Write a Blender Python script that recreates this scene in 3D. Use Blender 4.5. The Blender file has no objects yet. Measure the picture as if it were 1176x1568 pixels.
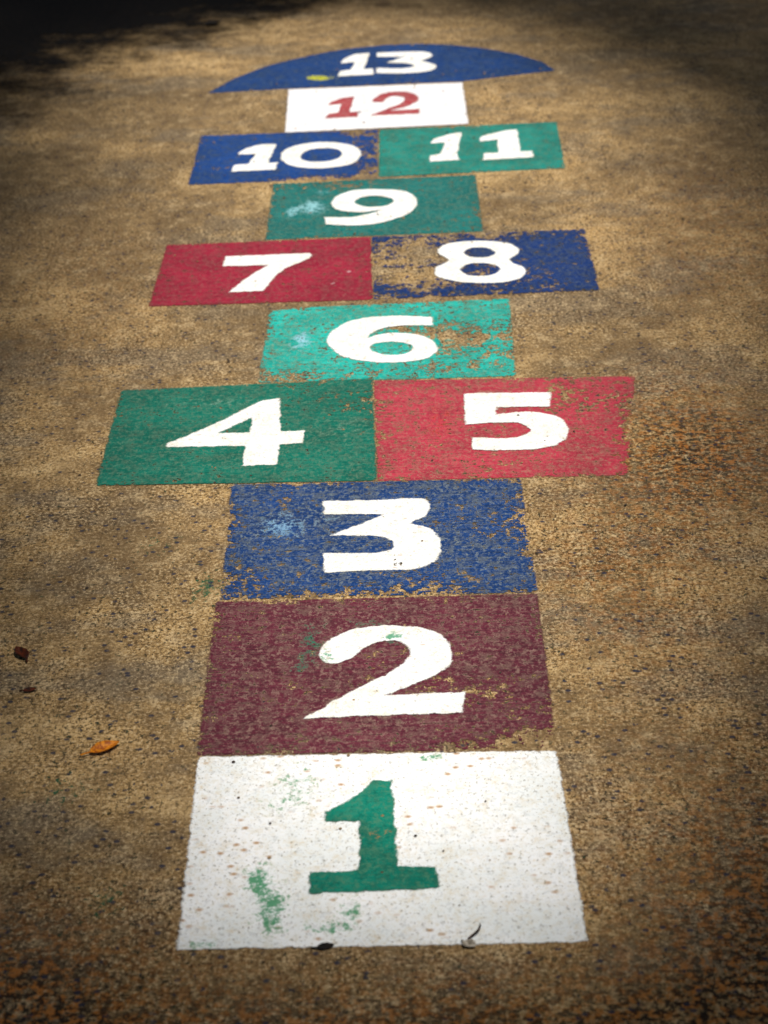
import bpy, math, numpy as np
from mathutils import Matrix, Vector
rng=np.random.default_rng(7)
scene=bpy.context.scene
col=bpy.context.collection
def lin(c):
    return tuple(((v/255)/12.92 if v/255<=0.04045 else ((v/255+0.055)/1.055)**2.4) for v in c)+(1.0,)

# ------------------------------------------------------------------ node helper
class NT:
    def __init__(s,name):
        s.m=bpy.data.materials.new(name); s.m.use_nodes=True; s.t=s.m.node_tree; s.t.nodes.clear()
        s.out=s.t.nodes.new('ShaderNodeOutputMaterial')
    def n(s,typ,**kw):
        nd=s.t.nodes.new(typ)
        for k,v in kw.items(): setattr(nd,k,v)
        return nd
    def put(s,sock,v):
        if isinstance(v,bpy.types.NodeSocket): s.t.links.new(v,sock)
        else: sock.default_value=v
    def math(s,op,a,b=0.0,c=None,clamp=False):
        nd=s.n('ShaderNodeMath',operation=op,use_clamp=clamp)
        s.put(nd.inputs[0],a); s.put(nd.inputs[1],b)
        if c is not None: s.put(nd.inputs[2],c)
        return nd.outputs[0]
    def mul(s,*a):
        r=a[0]
        for b in a[1:]: r=s.math('MULTIPLY',r,b)
        return r
    def mix(s,f,a,b,blend='MIX'):
        nd=s.n('ShaderNodeMix',data_type='RGBA',blend_type=blend); nd.clamp_factor=True
        s.put(nd.inputs[0],f); s.put(nd.inputs[6],a); s.put(nd.inputs[7],b)
        return nd.outputs[2]
    def mr(s,v,a,b,c=0.0,d=1.0):
        nd=s.n('ShaderNodeMapRange'); nd.clamp=True
        s.put(nd.inputs[0],v); s.put(nd.inputs[1],a); s.put(nd.inputs[2],b); s.put(nd.inputs[3],c); s.put(nd.inputs[4],d)
        return nd.outputs[0]
    def pos(s,scale=(1,1,1),loc=(0,0,0)):
        tc=s.n('ShaderNodeTexCoord'); mp=s.n('ShaderNodeMapping')
        mp.inputs['Scale'].default_value=scale; mp.inputs['Location'].default_value=loc
        s.t.links.new(tc.outputs['Object'],mp.inputs['Vector']); return mp.outputs[0]
    def noise(s,scale,detail=2.0,rough=0.5,st=(1,1,1),loc=(0,0,0),dist=0.0):
        nd=s.n('ShaderNodeTexNoise'); nd.noise_dimensions='2D'; nd.inputs['Scale'].default_value=scale
        nd.inputs['Detail'].default_value=detail; nd.inputs['Roughness'].default_value=rough
        nd.inputs['Distortion'].default_value=dist
        s.t.links.new(s.pos(st,loc),nd.inputs['Vector']); return nd.outputs[0]
    def attr(s,name):
        nd=s.n('ShaderNodeAttribute'); nd.attribute_name=name; return nd.outputs['Fac']
    def bsdf(s,color,rough,bump=None,bstr=0.3,bdist=0.002,spec=0.3):
        b=s.n('ShaderNodeBsdfPrincipled'); s.put(b.inputs['Base Color'],color); s.put(b.inputs['Roughness'],rough)
        b.inputs['Specular IOR Level'].default_value=spec
        if bump is not None:
            bp=s.n('ShaderNodeBump'); bp.inputs['Strength'].default_value=bstr; bp.inputs['Distance'].default_value=bdist
            s.put(bp.inputs['Height'],bump); s.t.links.new(bp.outputs[0],b.inputs['Normal'])
        return b.outputs[0]
    def done(s,sh): s.t.links.new(sh,s.out.inputs[0]); return s.m

# ------------------------------------------------------------------ concrete
def make_concrete():
    g=NT('worn_concrete')
    big=g.noise(1.3,3,0.6,loc=(4,2,0)); mid=g.noise(4.5,5,0.7,st=(1,.6,1),loc=(3,1,0)); sml=g.noise(26,4,0.72,st=(1,.6,1),loc=(9,2,0))
    streak=g.noise(3.2,5,0.72,st=(0.8,1.3,1),loc=(1,7,0))
    fine=g.noise(190,2,0.8,st=(1,.75,1)); fine2=g.noise(100,3,0.8,st=(1,.8,1),loc=(5,5,0)); broom=g.noise(1,2,0.6,st=(20,300,1))
    rust=g.attr('rust')
    gm=g.mr(mid,0.36,0.60,0.45,1.0)                     # how bare / gritty the surface is
    c=g.mix(g.mr(mid,0.36,0.66),lin((134,109,74)),lin((192,156,102)))
    c=g.mix(g.mul(g.mr(streak,0.49,0.62),0.70),c,lin((124,111,92)))
    c=g.mix(g.mul(g.mr(streak,0.44,0.34),0.50),c,lin((212,178,124)))
    c=g.mix(g.mul(g.mr(big,0.45,0.60),0.50),c,lin((102,82,56)))
    c=g.mix(g.mul(g.mr(sml,0.50,0.66),0.45),c,lin((98,74,46)))
    c=g.mix(g.mul(g.mr(sml,0.43,0.32),0.38),c,lin((218,190,144)))
    c=g.mix(g.mul(g.mr(fine,0.54,0.61),gm,0.78),c,lin((56,41,26)))
    c=g.mix(g.mul(g.mr(fine,0.43,0.35),gm,0.60),c,lin((232,206,162)))
    c=g.mix(g.mul(g.mr(broom,0.56,0.66),0.22),c,lin((72,56,40)))
    c=g.mix(g.mul(g.mr(fine2,0.595,0.635),gm,0.92),c,lin((32,25,18)))
    c=g.mix(g.mul(rust,g.mr(g.noise(60,3,0.75,loc=(2,8,0)),0.46,0.58),0.78),c,lin((176,106,34)))
    c=g.mix(g.mul(rust,g.mr(g.noise(85,3,0.8,loc=(7,3,0)),0.485,0.545),0.94),c,lin((24,18,12)))
    gr=g.attr('green')
    c=g.mix(g.mr(g.math('ADD',g.mul(gr,0.7),g.mul(g.math('SUBTRACT',fine2,0.5),2.0)),0.36,0.60,0,0.8),c,lin((22,84,58)))
    v=g.n('ShaderNodeTexVoronoi'); v.voronoi_dimensions='2D'; v.inputs['Scale'].default_value=38; g.t.links.new(g.pos(),v.inputs['Vector'])
    chip=g.mul(g.mr(v.outputs['Distance'],0.17,0.11),g.mr(sml,0.50,0.56))
    c=g.mix(g.mul(chip,0.85),c,lin((38,44,62)))
    return g.done(g.bsdf(c,0.85,fine2,0.7,0.004,0.2))

def make_paint(name,base,stain=(255,255,255),dirt=(170,140,95),dirtamt=0.35,light=0.3,spots=0.0,brm=0.35,grit_=1.0,wt=0.0):
    g=NT(name)
    edge=g.attr('edge'); wear=g.attr('wear'); st=g.attr('stain')
    broom=g.noise(1,2,0.6,st=(20,300,1)); mid=g.noise(8,4,0.7,loc=(6,1,0)); n60=g.noise(45,4,0.78,st=(1,.75,1),loc=(1,2,0))
    grit=g.noise(100,3,0.8,st=(1,.8,1),loc=(5,5,0)); fine=g.noise(190,2,0.8,st=(1,.75,1))
    w=g.math('ADD',g.mul(grit,0.44),g.math('ADD',g.mul(broom,0.14),g.mul(n60,0.42)))
    amt=g.mul(wear,g.mr(mid,0.35,0.65,0.6,1.3))
    T=g.math('SUBTRACT',0.69,g.mul(amt,0.24))
    worn=g.mr(g.math('SUBTRACT',w,T),-0.008,0.014)
    e=g.math('ADD',edge,g.mul(g.math('SUBTRACT',n60,0.5),0.013))
    inside=g.mr(e,-0.0016,0.0016)
    alpha=g.mul(inside,g.math('SUBTRACT',1.0,worn))
    c=lin(base)
    dk=tuple(v*0.60 for v in base); lt=tuple(min(255,v*1.08+22*light) for v in base)
    c=g.mix(g.mr(mid,0.38,0.62),c,lin(lt))
    c=g.mix(g.mul(g.mr(mid,0.60,0.40),g.mr(n60,0.40,0.58),0.45 if wt==0 else 0.0),c,lin(dk))
    c=g.mix(g.mul(g.mr(broom,0.50,0.62),brm),c,lin(dk))
    c=g.mix(g.mul(g.mr(n60,0.48,0.62),dirtamt*0.85),c,lin(dirt))
    c=g.mix(g.mul(g.mr(fine,0.54,0.62),dirtamt*0.75*grit_),c,lin(dirt))
    c=g.mix(g.mul(g.mr(grit,0.56,0.61),min(1,dirtamt*1.5*grit_)),c,lin(dirt))
    c=g.mix(g.mul(g.mr(grit,0.42,0.36),0.35*grit_),c,lin(dk))
    if spots>0:
        v=g.n('ShaderNodeTexVoronoi'); v.voronoi_dimensions='2D'; v.inputs['Scale'].default_value=30; g.t.links.new(g.pos((1,1.2,1)),v.inputs['Vector'])
        sp=g.mul(g.mr(v.outputs['Distance'],0.17,0.05),g.mr(mid,0.50,0.60))
        c=g.mix(g.mul(sp,spots),c,lin((176,124,52)))
        c=g.mix(g.mul(g.mr(n60,0.62,0.74),spots*0.5),c,lin((206,176,116)))
        c=g.mix(g.mul(g.mr(fine,0.645,0.68),spots*0.6),c,lin((84,66,46)))
    sm=g.mr(g.math('ADD',g.mul(st,0.68),g.mul(g.math('SUBTRACT',g.math('ADD',g.mul(grit,0.5),g.mul(n60,0.5)),0.5),2.8)),0.34,0.66,0,0.88)
    sm=g.mul(sm,g.mr(st,0.04,0.25))
    c=g.mix(sm,c,lin(stain))
    sh=g.bsdf(c,0.6,grit,0.3,0.003,0.3)
    tr=g.n('ShaderNodeBsdfTransparent'); mx=g.n('ShaderNodeMixShader')
    g.put(mx.inputs[0],alpha); g.t.links.new(tr.outputs[0],mx.inputs[1]); g.t.links.new(sh,mx.inputs[2])
    return g.done(mx.outputs[0])

# ------------------------------------------------------------------ ground sheet
def blob(X,Y,x,y,rx,ry,a=1.0,p=1.0):
    return a*np.exp(-((((X-x)/rx)**2+((Y-y)/ry)**2)**p))
def add_attr(me,name,vals):
    at=me.attributes.new(name,'FLOAT','POINT'); at.data.foreach_set('value',np.asarray(vals,dtype=np.float32))
def grid_mesh(name,xs,ys,z=0.0,keep=None):
    X,Y=np.meshgrid(xs,ys); nx,ny=len(xs),len(ys)
    V=np.stack([X.ravel(),Y.ravel(),np.full(X.size,z)],1)
    i=np.arange(nx-1)[None,:]+np.arange(ny-1)[:,None]*nx; i=i.ravel()
    F=np.stack([i,i+1,i+1+nx,i+nx],1)
    if keep is not None:
        k=keep(V[:,0],V[:,1]); F=F[k[F].any(1)]
        used=np.unique(F); mp=-np.ones(len(V),int); mp[used]=np.arange(len(used)); V=V[used]; F=mp[F]
    me=bpy.data.meshes.new(name); me.from_pydata(V.tolist(),[],F.tolist()); me.update()
    return me,V
out=np.array([2.2,3,4.5,7,12,25,60,150,400])
xs=np.concatenate([-out[::-1],np.arange(-1.6,1.601,0.03),out])
ys=np.concatenate([-out[::-1],np.arange(-0.6,5.9,0.03),5.9+out])
me,V=grid_mesh('ground',xs,ys)
X,Y=V[:,0],V[:,1]
add_attr(me,'rust',np.clip(blob(X,Y,0.50,1.45,0.14,0.28,0.95)+blob(X,Y,0.36,0.95,0.12,0.3,0.45)+blob(X,Y,0.48,-0.02,0.19,0.38,1.0)+blob(X,Y,0.1,-0.20,0.6,0.12,1.0)+blob(X,Y,-0.42,-0.12,0.17,0.20,1.0)+blob(X,Y,0.75,2.6,0.25,0.6,0.3)+blob(X,Y,-0.6,2.3,0.2,0.6,0.15),0,1))
add_attr(me,'green',np.clip(blob(X,Y,-0.243,0.957,0.018,0.05,1.0)+blob(X,Y,-0.307,0.11,0.02,0.03,0.8)+blob(X,Y,-0.385,0.37,0.022,0.04,0.8)+blob(X,Y,-0.33,1.12,0.03,0.04,0.5),0,1))
ground=bpy.data.objects.new('ground',me); col.objects.link(ground); me.materials.append(make_concrete())

# ------------------------------------------------------------------ hopscotch court
court=bpy.data.objects.new('hopscotch_court',None); col.objects.link(court)
def sdist(polys,X,Y):
    """signed distance to (multi-loop) polygon, + inside"""
    d=np.full(X.shape,1e9); ins=np.zeros(X.shape,bool)
    for P in polys:
        P=np.array(P,float); Q=np.roll(P,-1,0)
        for (x0,y0),(x1,y1) in zip(P,Q):
            dx,dy=x1-x0,y1-y0; L=dx*dx+dy*dy+1e-18
            t=np.clip(((X-x0)*dx+(Y-y0)*dy)/L,0,1)
            d=np.minimum(d,np.hypot(X-x0-t*dx,Y-y0-t*dy))
            if y0!=y1:
                cr=((y0>Y)!=(y1>Y))&(X<(x1-x0)*(Y-y0)/(y1-y0)+x0); ins^=cr
    return np.where(ins,d,-d)
def smooth(loop,n=5):
    """loop: (x,y) smooth or (x,y,1) corner -> dense closed polyline (Catmull-Rom broken at corners)"""
    N=len(loop); res=[]
    for i in range(N):
        p0,p1,p2,p3=[loop[(i+k)%N] for k in (-1,0,1,2)]
        c1=len(p1)>2; c2=len(p2)>2
        a,b,c,d=[np.array(q[:2],float) for q in (p0,p1,p2,p3)]
        if c1 and c2: res.append(b); continue
        if c1: a=b
        if c2: d=c
        for t in np.arange(n)/n:
            res.append(0.5*((2*b)+(-a+c)*t+(2*a-5*b+4*c-d)*t*t+(-a+3*b-3*c+d)*t**3))
    return np.array(res)
def add_mark(name,polys,z,res,mat,wearf=None,stainf=None,margin=0.007):
    A=np.concatenate([np.array(p)[:,:2] for p in polys]); lo=A.min(0)-margin*1.5; hi=A.max(0)+margin*1.5
    xs=np.arange(lo[0],hi[0]+res,res); ys=np.arange(lo[1],hi[1]+res,res)
    me,V=grid_mesh(name,xs,ys,z,keep=lambda x,y:sdist(polys,x,y)>-margin)
    X,Y=V[:,0],V[:,1]; s=sdist(polys,X,Y)
    add_attr(me,'edge',s)
    add_attr(me,'wear',np.clip(wearf(X,Y,s),0,1.6) if wearf else np.zeros(len(X)))
    add_attr(me,'stain',np.clip(stainf(X,Y),0,1) if stainf else np.zeros(len(X)))
    o=bpy.data.objects.new(name,me); col.objects.link(o); o.parent=court; me.materials.append(mat); return o
def edgew(s,a=0.7,w=0.02): return 0.6*a*np.exp(-np.clip(s,0,None)/w)
mm=0.001
cells={ # corners in millimetres on the ground, colour, wear, stain
'1':([(-221,5),(224,-1),(219,436),(-227,445)],dict(base=(243,246,245),stain=(16,140,88),dirt=(212,198,166),dirtamt=0.24,light=0.3,spots=0.85,brm=0.04,grit_=0.8,wt=1),
   lambda X,Y,s:0.06+edgew(s,0.35,0.008),
   lambda X,Y:blob(X,Y,-.140,.150,.016,.035,1.0)+blob(X,Y,-.122,.085,.022,.05,.9)+blob(X,Y,-.065,.040,.040,.012,0.8)+blob(X,Y,-.035,.075,.014,.03,.8)+blob(X,Y,-.10,.38,.025,.04,.55)+blob(X,Y,-.115,.32,.03,.03,.45)+blob(X,Y,-.19,.015,.02,.01,.8)+blob(X,Y,.06,.428,.02,.01,.7)),
'2':([(-229,448),(221,441),(223,904),(-232,907)],dict(base=(94,36,50),stain=(16,112,88),dirt=(152,124,110),dirtamt=0.36,light=0.1,brm=0.6),
   lambda X,Y,s:0.44+edgew(s,0.5,0.012)+blob(X,Y,.13,.62,.12,.09,.22)+blob(X,Y,.16,.46,.1,.03,.45)+blob(X,Y,-.05,.64,.09,.03,.25),
   lambda X,Y:blob(X,Y,.018,.77,.02,.03,.8)+blob(X,Y,-.095,.76,.018,.07,.75)+blob(X,Y,-.11,.68,.012,.03,.5)+blob(X,Y,-.02,.82,.05,.02,.4)),
'3':([(-226,911),(225,909),(223,1340),(-233,1346)],dict(base=(18,56,112),stain=(126,168,200),dirt=(134,142,138),dirtamt=0.36,light=0.1,brm=0.6),
   lambda X,Y,s:0.52+edgew(s,0.7,0.014)+blob(X,Y,-.2,1.0,.03,.12,.22)+blob(X,Y,.1,.93,.12,.02,.2),
   lambda X,Y:blob(X,Y,-.150,1.165,.035,.05,.6)+blob(X,Y,-.05,1.2,.16,.14,.25)),
'4':([(-448,1358),(-4,1346),(-11,1824),(-449,1797)],dict(base=(2,102,84),stain=(120,170,150),dirt=(104,132,108),dirtamt=0.34,light=0.2),
   lambda X,Y,s:0.36+edgew(s,0.4,0.010)+blob(X,Y,-.05,1.72,.1,.08,.3),
   lambda X,Y:blob(X,Y,-.28,1.72,.14,.03,.4)+blob(X,Y,-.06,1.6,.05,.12,.3)),
'5':([(-2,1345),(392,1342),(446,1800),(-9,1814)],dict(base=(172,48,66),stain=(208,34,50),dirt=(166,120,102),dirtamt=0.45,light=0.2),
   lambda X,Y,s:0.46+edgew(s,0.5,0.012)+blob(X,Y,.42,1.55,.035,.25,.35)+blob(X,Y,.33,1.70,.05,.08,.25),
   lambda X,Y:blob(X,Y,.10,1.6,.03,.14,.6)+blob(X,Y,.3,1.73,.1,.05,.5)),
'6':([(-211,1820),(240,1815),(250,2256),(-207,2233)],dict(base=(10,166,152),stain=(150,205,220),dirt=(142,164,132),dirtamt=0.34,light=0.6),
   lambda X,Y,s:0.50+edgew(s,0.55,0.012)+blob(X,Y,.150,2.03,.07,.11,.64)+blob(X,Y,.03,2.10,.06,.04,.42)+blob(X,Y,-.16,1.86,.06,.04,.38)+blob(X,Y,.08,1.86,.12,.03,.3),
   lambda X,Y:blob(X,Y,-.14,2.04,.022,.06,.9)+blob(X,Y,.21,2.12,.03,.12,.3)),
'7':([(-440,2269),(-11,2271),(-15,2692),(-436,2675)],dict(base=(148,22,50),stain=(225,205,205),dirt=(150,92,86),dirtamt=0.34,light=0.1),
   lambda X,Y,s:0.38+edgew(s,0.45,0.012),
   lambda X,Y:blob(X,Y,-.055,2.45,.008,.016,.8)+blob(X,Y,-.09,2.38,.007,.012,.5)),
'8':([(-9,2271),(425,2290),(429,2704),(-14,2692)],dict(base=(12,46,106),stain=(70,140,190),dirt=(100,110,114),dirtamt=0.30,light=0.1),
   lambda X,Y,s:0.48+edgew(s,0.6,0.010)+blob(X,Y,.08,2.50,.13,.18,.72,1.4)+blob(X,Y,.18,2.33,.14,.05,.4)+blob(X,Y,.24,2.67,.13,.03,.45),
   lambda X,Y:blob(X,Y,.02,2.30,.03,.02,.6)),
'9':([(-233,2694),(218,2709),(218,3155),(-234,3130)],dict(base=(2,104,100),stain=(150,205,212),dirt=(104,136,116),dirtamt=0.35,light=0.2),
   lambda X,Y,s:0.42+edgew(s,0.45,0.012)+blob(X,Y,-.1,3.1,.1,.04,.3),
   lambda X,Y:blob(X,Y,-.14,2.93,.03,.06,1.0)+blob(X,Y,-.185,2.90,.015,.05,.9)+blob(X,Y,-.12,3.05,.03,.03,.6)),
'10':([(-424,3140),(-1,3158),(1,3588),(-423,3582)],dict(base=(4,58,128),stain=(90,140,190),dirt=(96,112,120),dirtamt=0.26,light=0.1),
   lambda X,Y,s:0.40+edgew(s,0.5,0.014)+blob(X,Y,-.03,3.32,.035,.16,.55)+blob(X,Y,-.12,3.17,.14,.025,.5)+blob(X,Y,-.05,3.56,.06,.03,.45),
   None),
'11':([(2,3160),(421,3190),(430,3614),(4,3590)],dict(base=(6,126,114),stain=(120,190,180),dirt=(110,136,108),dirtamt=0.30,light=0.3),
   lambda X,Y,s:0.32+edgew(s,0.4,0.014)+blob(X,Y,.2,3.6,.1,.03,.3), None),
'12':([(-222,3587),(218,3620),(217,4052),(-228,4032)],dict(base=(242,240,244),stain=(200,150,160),dirt=(206,186,166),dirtamt=0.2,light=0.2,spots=0.3,brm=0.05,wt=1),
   lambda X,Y,s:0.10+edgew(s,0.4,0.012), lambda X,Y:blob(X,Y,-.13,3.72,.02,.05,.4)),
'13':([(-435,4020),(-232,4045),(216,4069),(463,4163),(435,4267),(371,4370),(287,4454),(200,4507),(111,4535),(21,4531),(-86,4496),(-191,4421),(-293,4316),(-373,4181)],
   dict(base=(4,48,108),stain=(196,196,30),dirt=(92,112,128),dirtamt=0.24,light=0.2),
   lambda X,Y,s:0.34+edgew(s,0.4,0.014), lambda X,Y:blob(X,Y,-.145,4.150,.032,.02,1.6)+blob(X,Y,-.165,4.165,.018,.02,1.5)),
}
for i,(k,(poly,kw,wf,sf)) in enumerate(cells.items()):
    poly=[(a*mm,b*mm) for a,b in poly]
    add_mark('painted_square_'+k if k!='13' else 'painted_half_circle_13',[poly],0.0006+0.0003*(i%4),0.007,make_paint('paint_'+k,**kw),wf,sf)
c=1
G={
'1':(0,[[(-7,370,c),(14,369,c),(17,269,c),(19,167,c),(64,162,c),(66,116,c),(-80,112,c),(-81,157,c),(-24,159,c),(-24,272,c),(-65,274,c),(-66,296,c),(-33,328)]]),
'2':(450,[[(-81,277),(-68,319),(-37,350),(8,360),(57,350),(88,317),(97,266),(90,225),(59,190),(5,147,c),(111,151,c),(106,93,c),(15,92,c),(-97,89,c),(-36,163),(9,210),(38,256),(38,294),(14,312),(-15,299),(-36,264),(-58,246),(-75,255)]]),
'3':(900,[[(-87,366,c),(10,365),(60,366),(77,344),(72,300),(44,267,c),(76,247),(92,194),(83,132),(51,99),(-20,99),(-79,94,c),(-83,165,c),(-20,161),(14,168),(21,194),(9,217),(-20,226),(-74,230,c),(9,307,c),(-84,314,c)]]),
'4':(1350,[[(-202,375,c),(-171,383,c),(-163,225,c),(-123,225,c),(-126,168,c),(-163,165,c),(-164,75,c),(-219,74,c),(-219,163,c),(-347,167,c),(-349,182,c),(-274,270)],[(-267,224,c),(-214,294,c),(-214,223,c)]]),
'5':(1350,[[(146,383,c),(295,377,c),(289,307,c),(199,311,c),(197,276,c),(252,284),(297,259),(312,200),(300,144),(264,114),(200,111),(150,117,c),(152,170,c),(219,165),(249,190),(238,227),(206,238),(144,231,c)]]),
'6':(1800,[[(101,353,c),(25,367),(-48,347),(-90,274),(-91,208),(-58,137),(12,103),(82,118),(106,169),(93,229),(54,262),(12,265),(-21,242,c),(-6,282),(37,308),(101,303,c)],[(-16,191),(3,214),(34,215),(62,191),(57,159),(30,144),(-3,157)]]),
'7':(2250,[[(-310,330,c),(-137,336,c),(-141,300),(-194,217),(-224,93,c),(-291,91,c),(-260,180),(-219,263,c),(-312,263,c)]]),
'8':(2250,[[(209,389),(270,360),(284,304),(262,248),(289,192),(280,133),(236,104),(172,110),(119,149),(114,214),(142,259),(121,315),(140,373)],[(173,310),(189,340),(220,337),(236,304),(219,274),(187,277)],[(162,196),(183,233),(222,229),(240,193),(219,152),(178,156)]]),
'9':(2700,[[(-6,355),(59,332),(84,256),(71,171),(29,110),(-33,77),(-109,90,c),(-115,145,c),(-47,143),(10,192,c),(-33,176),(-80,191),(-100,239),(-91,306),(-56,350)],[(-51,255),(-33,295),(4,301),(34,261),(18,222),(-24,216)]]),
'10a':(3150,[[(-281,324),(-238,325,c),(-253,155,c),(-230,158,c),(-234,95,c),(-333,89,c),(-330,146,c),(-298,154,c),(-283,240,c),(-324,239,c),(-319,274)]]),
'10b':(3150,[[(-225,210),(-203,297),(-136,332),(-64,299),(-39,218),(-61,127),(-129,95),(-198,126)],[(-179,211),(-162,262),(-128,276),(-94,260),(-83,211),(-100,167),(-136,153),(-168,168)]]),
'11a':(3150,[[(173,376,c),(199,386,c),(183,187,c),(186,135,c),(117,125,c),(122,182,c),(145,192,c),(157,298,c),(123,290,c),(133,331)]]),
'11b':(3150,[[(305,392,c),(332,401,c),(329,194,c),(356,197,c),(356,139,c),(241,128,c),(244,186,c),(277,188,c),(281,308,c),(239,295,c),(246,343)]]),
'12a':(3600,[[(-88,321,c),(-58,331,c),(-71,168,c),(-47,172,c),(-50,119,c),(-127,115,c),(-121,161,c),(-99,165,c),(-89,259,c),(-121,249,c),(-115,282)]]),
'12b':(3600,[[(-14,277),(11,351),(53,374),(93,340),(101,277),(76,218),(32,176,c),(104,181,c),(100,134,c),(-18,129,c),(22,191),(56,241),(68,294),(49,325),(22,307),(14,260,c)]]),
'13a':(4050,[[(-62,370,c),(-21,380,c),(-36,186,c),(-9,190,c),(-12,122,c),(-104,112,c),(-98,171,c),(-71,183,c),(-59,274,c),(-98,264,c),(-91,310)]]),
'13b':(4050,[[(-2,378,c),(118,378),(147,326),(118,266,c),(153,207),(140,148),(80,125),(-5,136,c),(-4,197,c),(63,181),(98,207),(73,241),(24,255,c),(73,320,c),(-2,330,c)]]),
}
pw=make_paint('paint_white_digit',(244,244,238),stain=(60,150,110),dirt=(206,188,150),dirtamt=0.24,light=0.2,spots=0.45,brm=0.05,grit_=0.8,wt=1)
pg=make_paint('paint_green_digit',(4,116,96),stain=(190,110,50),dirt=(80,128,100),dirtamt=0.35,light=0.2,brm=0.2)
pr=make_paint('paint_red_digit',(154,40,50),stain=(60,150,110),dirt=(200,160,150),dirtamt=0.25,light=0.2,brm=0.1,wt=1)
for k,(off,loops) in G.items():
    P=[smooth([(a[0]*mm,(a[1]+off)*mm)+tuple(a[2:]) for a in lp]) for lp in loops]
    mat=pg if k=='1' else pr if k.startswith('12') else pw
    sf=None
    if k=='2': sf=lambda X,Y:blob(X,Y,.02,.775,.014,.012,1.1)+blob(X,Y,-.07,.72,.012,.02,.8)+blob(X,Y,.01,.67,.01,.01,.5)
    if k=='1': sf=lambda X,Y:blob(X,Y,.0,.24,.014,.014,.4)
    add_mark('painted_digit_'+k,P,0.0021,0.0035,mat,
        (lambda X,Y,s:0.16+edgew(s,0.25,0.004)+blob(X,Y,.03,1.02,.02,.02,.4)),sf,0.007)

# ------------------------------------------------------------------ near-black sheet laid over the ground to darken the far left corner
def make_dark_sheet():
    g=NT('near_black'); e=g.attr('edge')
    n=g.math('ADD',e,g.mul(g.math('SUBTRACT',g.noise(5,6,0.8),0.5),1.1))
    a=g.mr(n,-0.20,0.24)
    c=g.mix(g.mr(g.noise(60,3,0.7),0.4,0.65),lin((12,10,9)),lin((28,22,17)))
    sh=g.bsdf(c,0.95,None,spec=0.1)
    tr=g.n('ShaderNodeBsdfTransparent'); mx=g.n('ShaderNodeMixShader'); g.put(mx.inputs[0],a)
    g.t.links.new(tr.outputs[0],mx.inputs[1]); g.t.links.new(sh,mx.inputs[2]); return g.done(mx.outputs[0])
sheetpoly=[[(-5,2.6),(-1.25,3.1),(-0.92,4.25),(-0.55,4.78),(-0.15,5.15),(0.1,9.0),(-5,9.0)]]
me,V=grid_mesh('dark_sheet',np.arange(-5.2,0.6,0.08),np.arange(2.2,9.2,0.08),0.003,keep=lambda x,y:sdist(sheetpoly,x,y)>-0.5)
add_attr(me,'edge',sdist(sheetpoly,V[:,0],V[:,1])); me.materials.append(make_dark_sheet())
o=bpy.data.objects.new('dark_sheet',me); col.objects.link(o)

# ------------------------------------------------------------------ small litter
def simple_mat(name,a,b,scale=120,rough=0.6):
    g=NT(name); return g.done(g.bsdf(g.mix(g.mr(g.noise(scale,3,0.6),0.4,0.62),lin(a),lin(b)),rough))
def leaf_obj(name,loc,L,Wd,rot,mat,curl=0.5,cup=0.5):
    nu,nv=13,7; V=[];F=[]
    for i in range(nu):
        t=i/(nu-1); hw=Wd/2*math.sin(math.pi*t**0.85)**0.8+0.0004 if 0<t<1 else 0.0004
        for j in range(nv):
            s=j/(nv-1)*2-1
            wob=1+0.08*math.sin(t*23+s*5)
            V.append(((t-0.5)*L*(1-0.12*curl),s*hw*wob,0.0012+curl*L*0.9*(t-0.45)**2+cup*Wd*0.45*s*s*math.sin(math.pi*t)))
    for i in range(nu-1):
        for j in range(nv-1):
            a=i*nv+j; F.append((a,a+nv,a+nv+1,a+1))
    # stalk
    b=len(V); z0=V[0][2]
    for q in range(4):
        x=-0.5*L*(1-0.12*curl)-q*L*0.09
        for s in range(4):
            an=s*math.pi/2; V.append((x,0.0006*math.cos(an)+0.0012*q,max(0.0008,z0-0.0012*q*0.6)+0.0006*math.sin(an)))
    for q in range(3):
        for s in range(4): F.append((b+q*4+s,b+q*4+(s+1)%4,b+q*4+4+(s+1)%4,b+q*4+4+s))
    me=bpy.data.meshes.new(name); me.from_pydata(V,[],F); me.update()
    for p in me.polygons: p.use_smooth=True
    me.materials.append(mat)
    o=bpy.data.objects.new(name,me); o.location=loc; o.rotation_euler=(0.05,0,rot); col.objects.link(o)
    md=o.modifiers.new('thick','SOLIDIFY'); md.thickness=0.0006
    return o
orange=simple_mat('dry_leaf_orange',(214,132,20),(150,76,14)); brown=simple_mat('dry_leaf_brown',(96,40,16),(44,22,12)); dark=simple_mat('dry_leaf_dark',(34,26,20),(14,12,10))
leaf_obj('fallen_leaf',(-0.346,0.468,0.001),0.044,0.020,0.6,orange,0.45,0.8)
leaf_obj('fallen_leaf',(-0.487,0.748,0.001),0.038,0.016,2.1,brown,0.6,0.9)
leaf_obj('fallen_leaf',(-0.462,0.640,0.001),0.018,0.010,0.2,brown,0.4,0.5)
leaf_obj('fallen_leaf',(-0.060,0.001,0.001),0.020,0.010,0.3,dark,0.2,0.3)
leaf_obj('fallen_leaf',(0.096,-0.004,0.001),0.018,0.013,-0.7,simple_mat('dry_leaf_pale',(196,186,170),(120,110,96)),0.5,0.6)
leaf_obj('fallen_leaf',(-0.47,4.86,0.003),0.05,0.035,0.4,dark,0.4,0.5)
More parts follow.
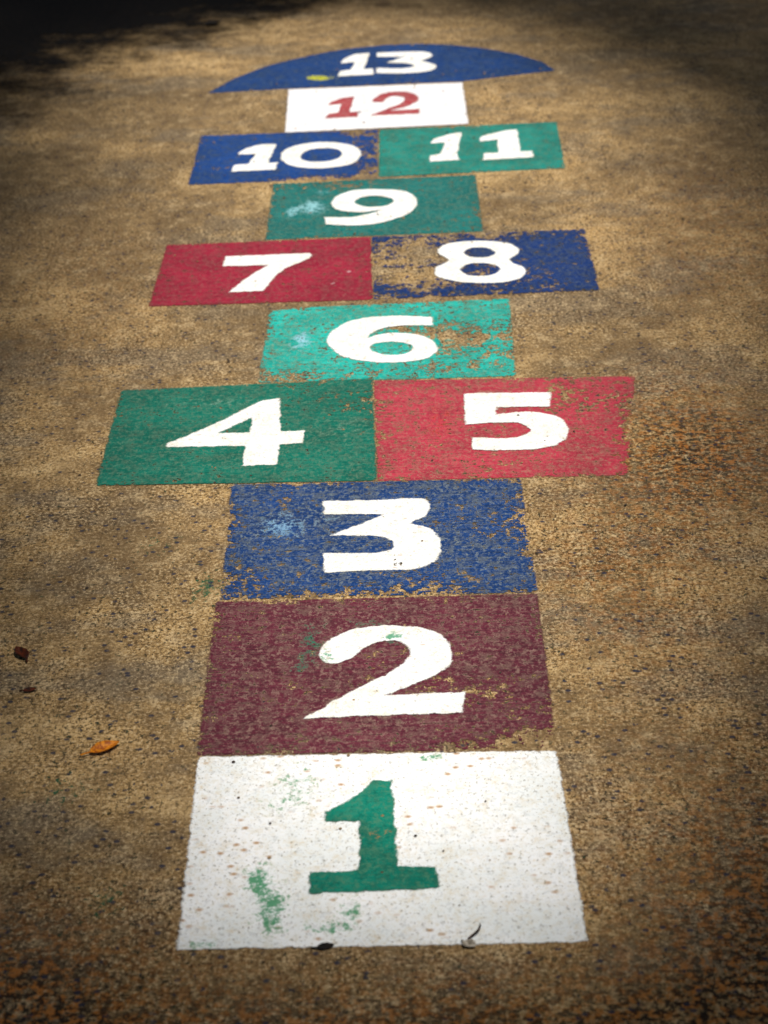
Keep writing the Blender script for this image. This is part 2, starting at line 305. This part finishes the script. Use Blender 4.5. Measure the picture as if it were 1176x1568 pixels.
def tube(pts,rads,nseg=8):
    V=[];F=[]
    for i,(p,r) in enumerate(zip(pts,rads)):
        p=Vector(p); d=(Vector(pts[min(i+1,len(pts)-1)])-Vector(pts[max(i-1,0)])).normalized()
        a=d.cross(Vector((0.31,0.2,0.93)) if abs(d.z)<0.9 else Vector((1,0,0))).normalized(); b=d.cross(a)
        for s in range(nseg):
            an=2*math.pi*s/nseg; V.append(tuple(p+(a*math.cos(an)+b*math.sin(an))*r))
    for i in range(len(pts)-1):
        for s in range(nseg): F.append((i*nseg+s,i*nseg+(s+1)%nseg,(i+1)*nseg+(s+1)%nseg,(i+1)*nseg+s))
    F.append(tuple(range(nseg))[::-1]); F.append(tuple((len(pts)-1)*nseg+s for s in range(nseg)))
    return V,F
V,F=tube([(.095,.008,.003),(.101,.014,.004),(.106,.020,.005),(.109,.029,.005),(.109,.036,.004)],[.0010,.0014,.0014,.0011,.0006],6)
me=bpy.data.meshes.new('twig');me.from_pydata(V,[],F);me.materials.append(simple_mat('twig_bark',(70,48,34),(34,24,16)));o=bpy.data.objects.new('twig',me);col.objects.link(o)
# loose grit and crumbs scattered on the slab: one mesh of tiny irregular stones
rg=np.random.default_rng(3); V=[];F=[]
for q in range(700):
    x=rg.uniform(-.95,.95); y=rg.uniform(-.3,4.9); r=rg.uniform(.0009,.0026)*(1+.15*y)
    ring=[(x+r*rg.uniform(.7,1.2)*math.cos(a_),y+r*rg.uniform(.7,1.2)*math.sin(a_),.0022) for a_ in np.arange(5)*2*math.pi/5]
    b=len(V); V+=ring; V.append((x+r*.2,y,.0022+r*.8)); F+=[(b+s,b+(s+1)%5,b+5) for s in range(5)]
me=bpy.data.meshes.new('loose_grit'); me.from_pydata(V,[],F); me.materials.append(simple_mat('grit_stone',(56,44,34),(150,122,84),9)); o=bpy.data.objects.new('loose_grit',me); col.objects.link(o)

# ------------------------------------------------------------------ sun and sky
el=math.radians(62); az=math.radians(150)
S=Vector((math.sin(az)*math.cos(el),math.cos(az)*math.cos(el),math.sin(el)))
sun=bpy.data.lights.new('sun','SUN'); sun.energy=5.0; sun.angle=math.radians(10); sun.color=(1.0,0.965,0.91)
so=bpy.data.objects.new('sun',sun); so.rotation_euler=S.to_track_quat('Z','Y').to_euler(); so.location=(3,-5,9); col.objects.link(so)
w=bpy.data.worlds.new("World"); scene.world=w; w.use_nodes=True; nt=w.node_tree
bg=nt.nodes['Background']; sk=nt.nodes.new('ShaderNodeTexSky'); sk.sky_type='NISHITA'; sk.sun_disc=False
sk.sun_elevation=el; sk.sun_rotation=az; nt.links.new(sk.outputs[0],bg.inputs[0]); bg.inputs[1].default_value=0.05

# ------------------------------------------------------------------ added out-of-view canopy, its gap shaped so shade falls round the court
shade_tree_bark=simple_mat('shade_tree_bark',(92,74,56),(48,38,28),30,0.9)
g=NT('shade_foliage'); shade_foliage=g.done(g.bsdf((0.045,0.085,0.02,1),0.6))
shade_trees=[(-2.5,0.9),(2.6,0.6),(-2.1,6.2),(2.4,5.9),(0.5,-4.2),(-3.6,3.7),(3.9,3.2)]
NL=60000
C=np.stack([rng.uniform(-4.8,5.4,NL),rng.uniform(-6.0,8.2,NL),rng.uniform(2.3,4.0,NL)],1)
T=np.array(shade_trees); dist=np.hypot(C[:,None,0]-T[None,:,0],C[:,None,1]-T[None,:,1]); near=dist.argmin(1); dm=dist.min(1)
Sg=np.array(S); gx=C[:,0]-Sg[0]/Sg[2]*C[:,2]; gy=C[:,1]-Sg[1]/Sg[2]*C[:,2]
a=0.53+0.062*np.clip(gy,0,5)
wob=0.07*np.sin(gy*5.1+1)+0.05*np.sin(gx*7+gy*3)
v=(np.abs(gx-0.03)/a)**2.0+(np.abs(gy-2.46)/2.46)**2.3  # leaf-free opening, outlined so the shade closes in on the view's edges
zt=2.3+1.9*np.clip(1-(dm/3.4)**2,0.15,1)
ok=(v>1.0+wob)&(dm<3.3)&(C[:,2]<zt+0.4)
C=C[ok]; near=near[ok]; n=len(C)
d1=rng.normal(size=(n,3)); d1[:,2]*=0.35; d1/=np.linalg.norm(d1,axis=1)[:,None]
d2=np.cross(d1,rng.normal(size=(n,3))*np.array([.4,.4,1])); d2/=np.linalg.norm(d2,axis=1)[:,None]
ll=rng.uniform(0.075,0.13,n)[:,None]; ww=ll*0.5
for ti,(tx,ty) in enumerate(shade_trees):
    root=bpy.data.objects.new('added_shade_tree',None); root.location=(tx,ty,0); col.objects.link(root)
    V=[];F=[]
    def addt(p,r):
        b=len(V); v_,f_=tube(p,r,9); V.extend(v_); F.extend([tuple(b+q for q in f) for f in f_])
    lx,ly=rng.uniform(-.15,.15,2)
    addt([(0,0,-0.02),(lx*.2,ly*.2,.3),(lx*.6,ly*.6,1.2),(lx,ly,2.2),(lx*1.2,ly,3.4)],[.19,.13,.11,.09,.03])
    for q in range(7):
        an=q*2*math.pi/7+rng.uniform(-.3,.3); z=1.9+0.18*q; R=rng.uniform(1.0,1.6)
        e=Vector((math.cos(an)*R,math.sin(an)*R,z+0.9))
        w0=e+Vector((tx,ty,0)); hx=w0.x-Sg[0]/Sg[2]*w0.z; hy=w0.y-Sg[1]/Sg[2]*w0.z
        if abs(hx)<1.0 and -0.6<hy<5.3: e*=0.5; e.z=z+0.5
        addt([(lx*.8,ly*.8,z),(e.x*.45,e.y*.45,z+.35*(e.z-z)+.1),(e.x*.8,e.y*.8,z+.8*(e.z-z)),tuple(e)],[.055,.04,.025,.01])
    me=bpy.data.meshes.new('added_trunk_and_limbs'); me.from_pydata(V,[],F); me.materials.append(shade_tree_bark)
    o=bpy.data.objects.new('added_trunk_and_limbs',me); col.objects.link(o); o.parent=root
    k=near==ti; P0=C[k]-np.array([tx,ty,0]); a1=d1[k]*ll[k]; a2=d2[k]*ww[k]; m=len(P0)
    VV=np.stack([P0-a1,P0+a2*.9,P0+a1,P0-a2*.9],1).reshape(-1,3); FF=np.arange(4*m).reshape(m,4)
    me=bpy.data.meshes.new('added_shade_crown'); me.from_pydata(VV.tolist(),[],FF.tolist()); me.materials.append(shade_foliage)
    o=bpy.data.objects.new('added_shade_crown',me); col.objects.link(o); o.parent=root

# ------------------------------------------------------------------ camera
pitch,yaw,roll=0.39670,-0.00891,-0.03126
fw=Vector((math.sin(yaw)*math.cos(pitch),math.cos(yaw)*math.cos(pitch),-math.sin(pitch)))
rt=Vector((math.cos(yaw),-math.sin(yaw),0)); up=rt.cross(fw)
r2=math.cos(roll)*rt+math.sin(roll)*up; u2=-math.sin(roll)*rt+math.cos(roll)*up
M=Matrix.Identity(4)
for i in range(3): M[i][0]=r2[i]; M[i][1]=u2[i]; M[i][2]=-fw[i]
M[0][3],M[1][3],M[2][3]=0.03907,-2.33992,1.49146
cam=bpy.data.cameras.new('camera'); co=bpy.data.objects.new('camera',cam); col.objects.link(co); co.matrix_world=M
cam.sensor_fit='VERTICAL'; cam.sensor_height=36; cam.lens=3862.35/1568*36
cam.clip_start=0.05; cam.clip_end=1500
cam.dof.use_dof=True; cam.dof.focus_distance=3.6; cam.dof.aperture_fstop=8
scene.camera=co
scene.view_settings.view_transform='Standard'; scene.view_settings.look='None'; scene.view_settings.exposure=0
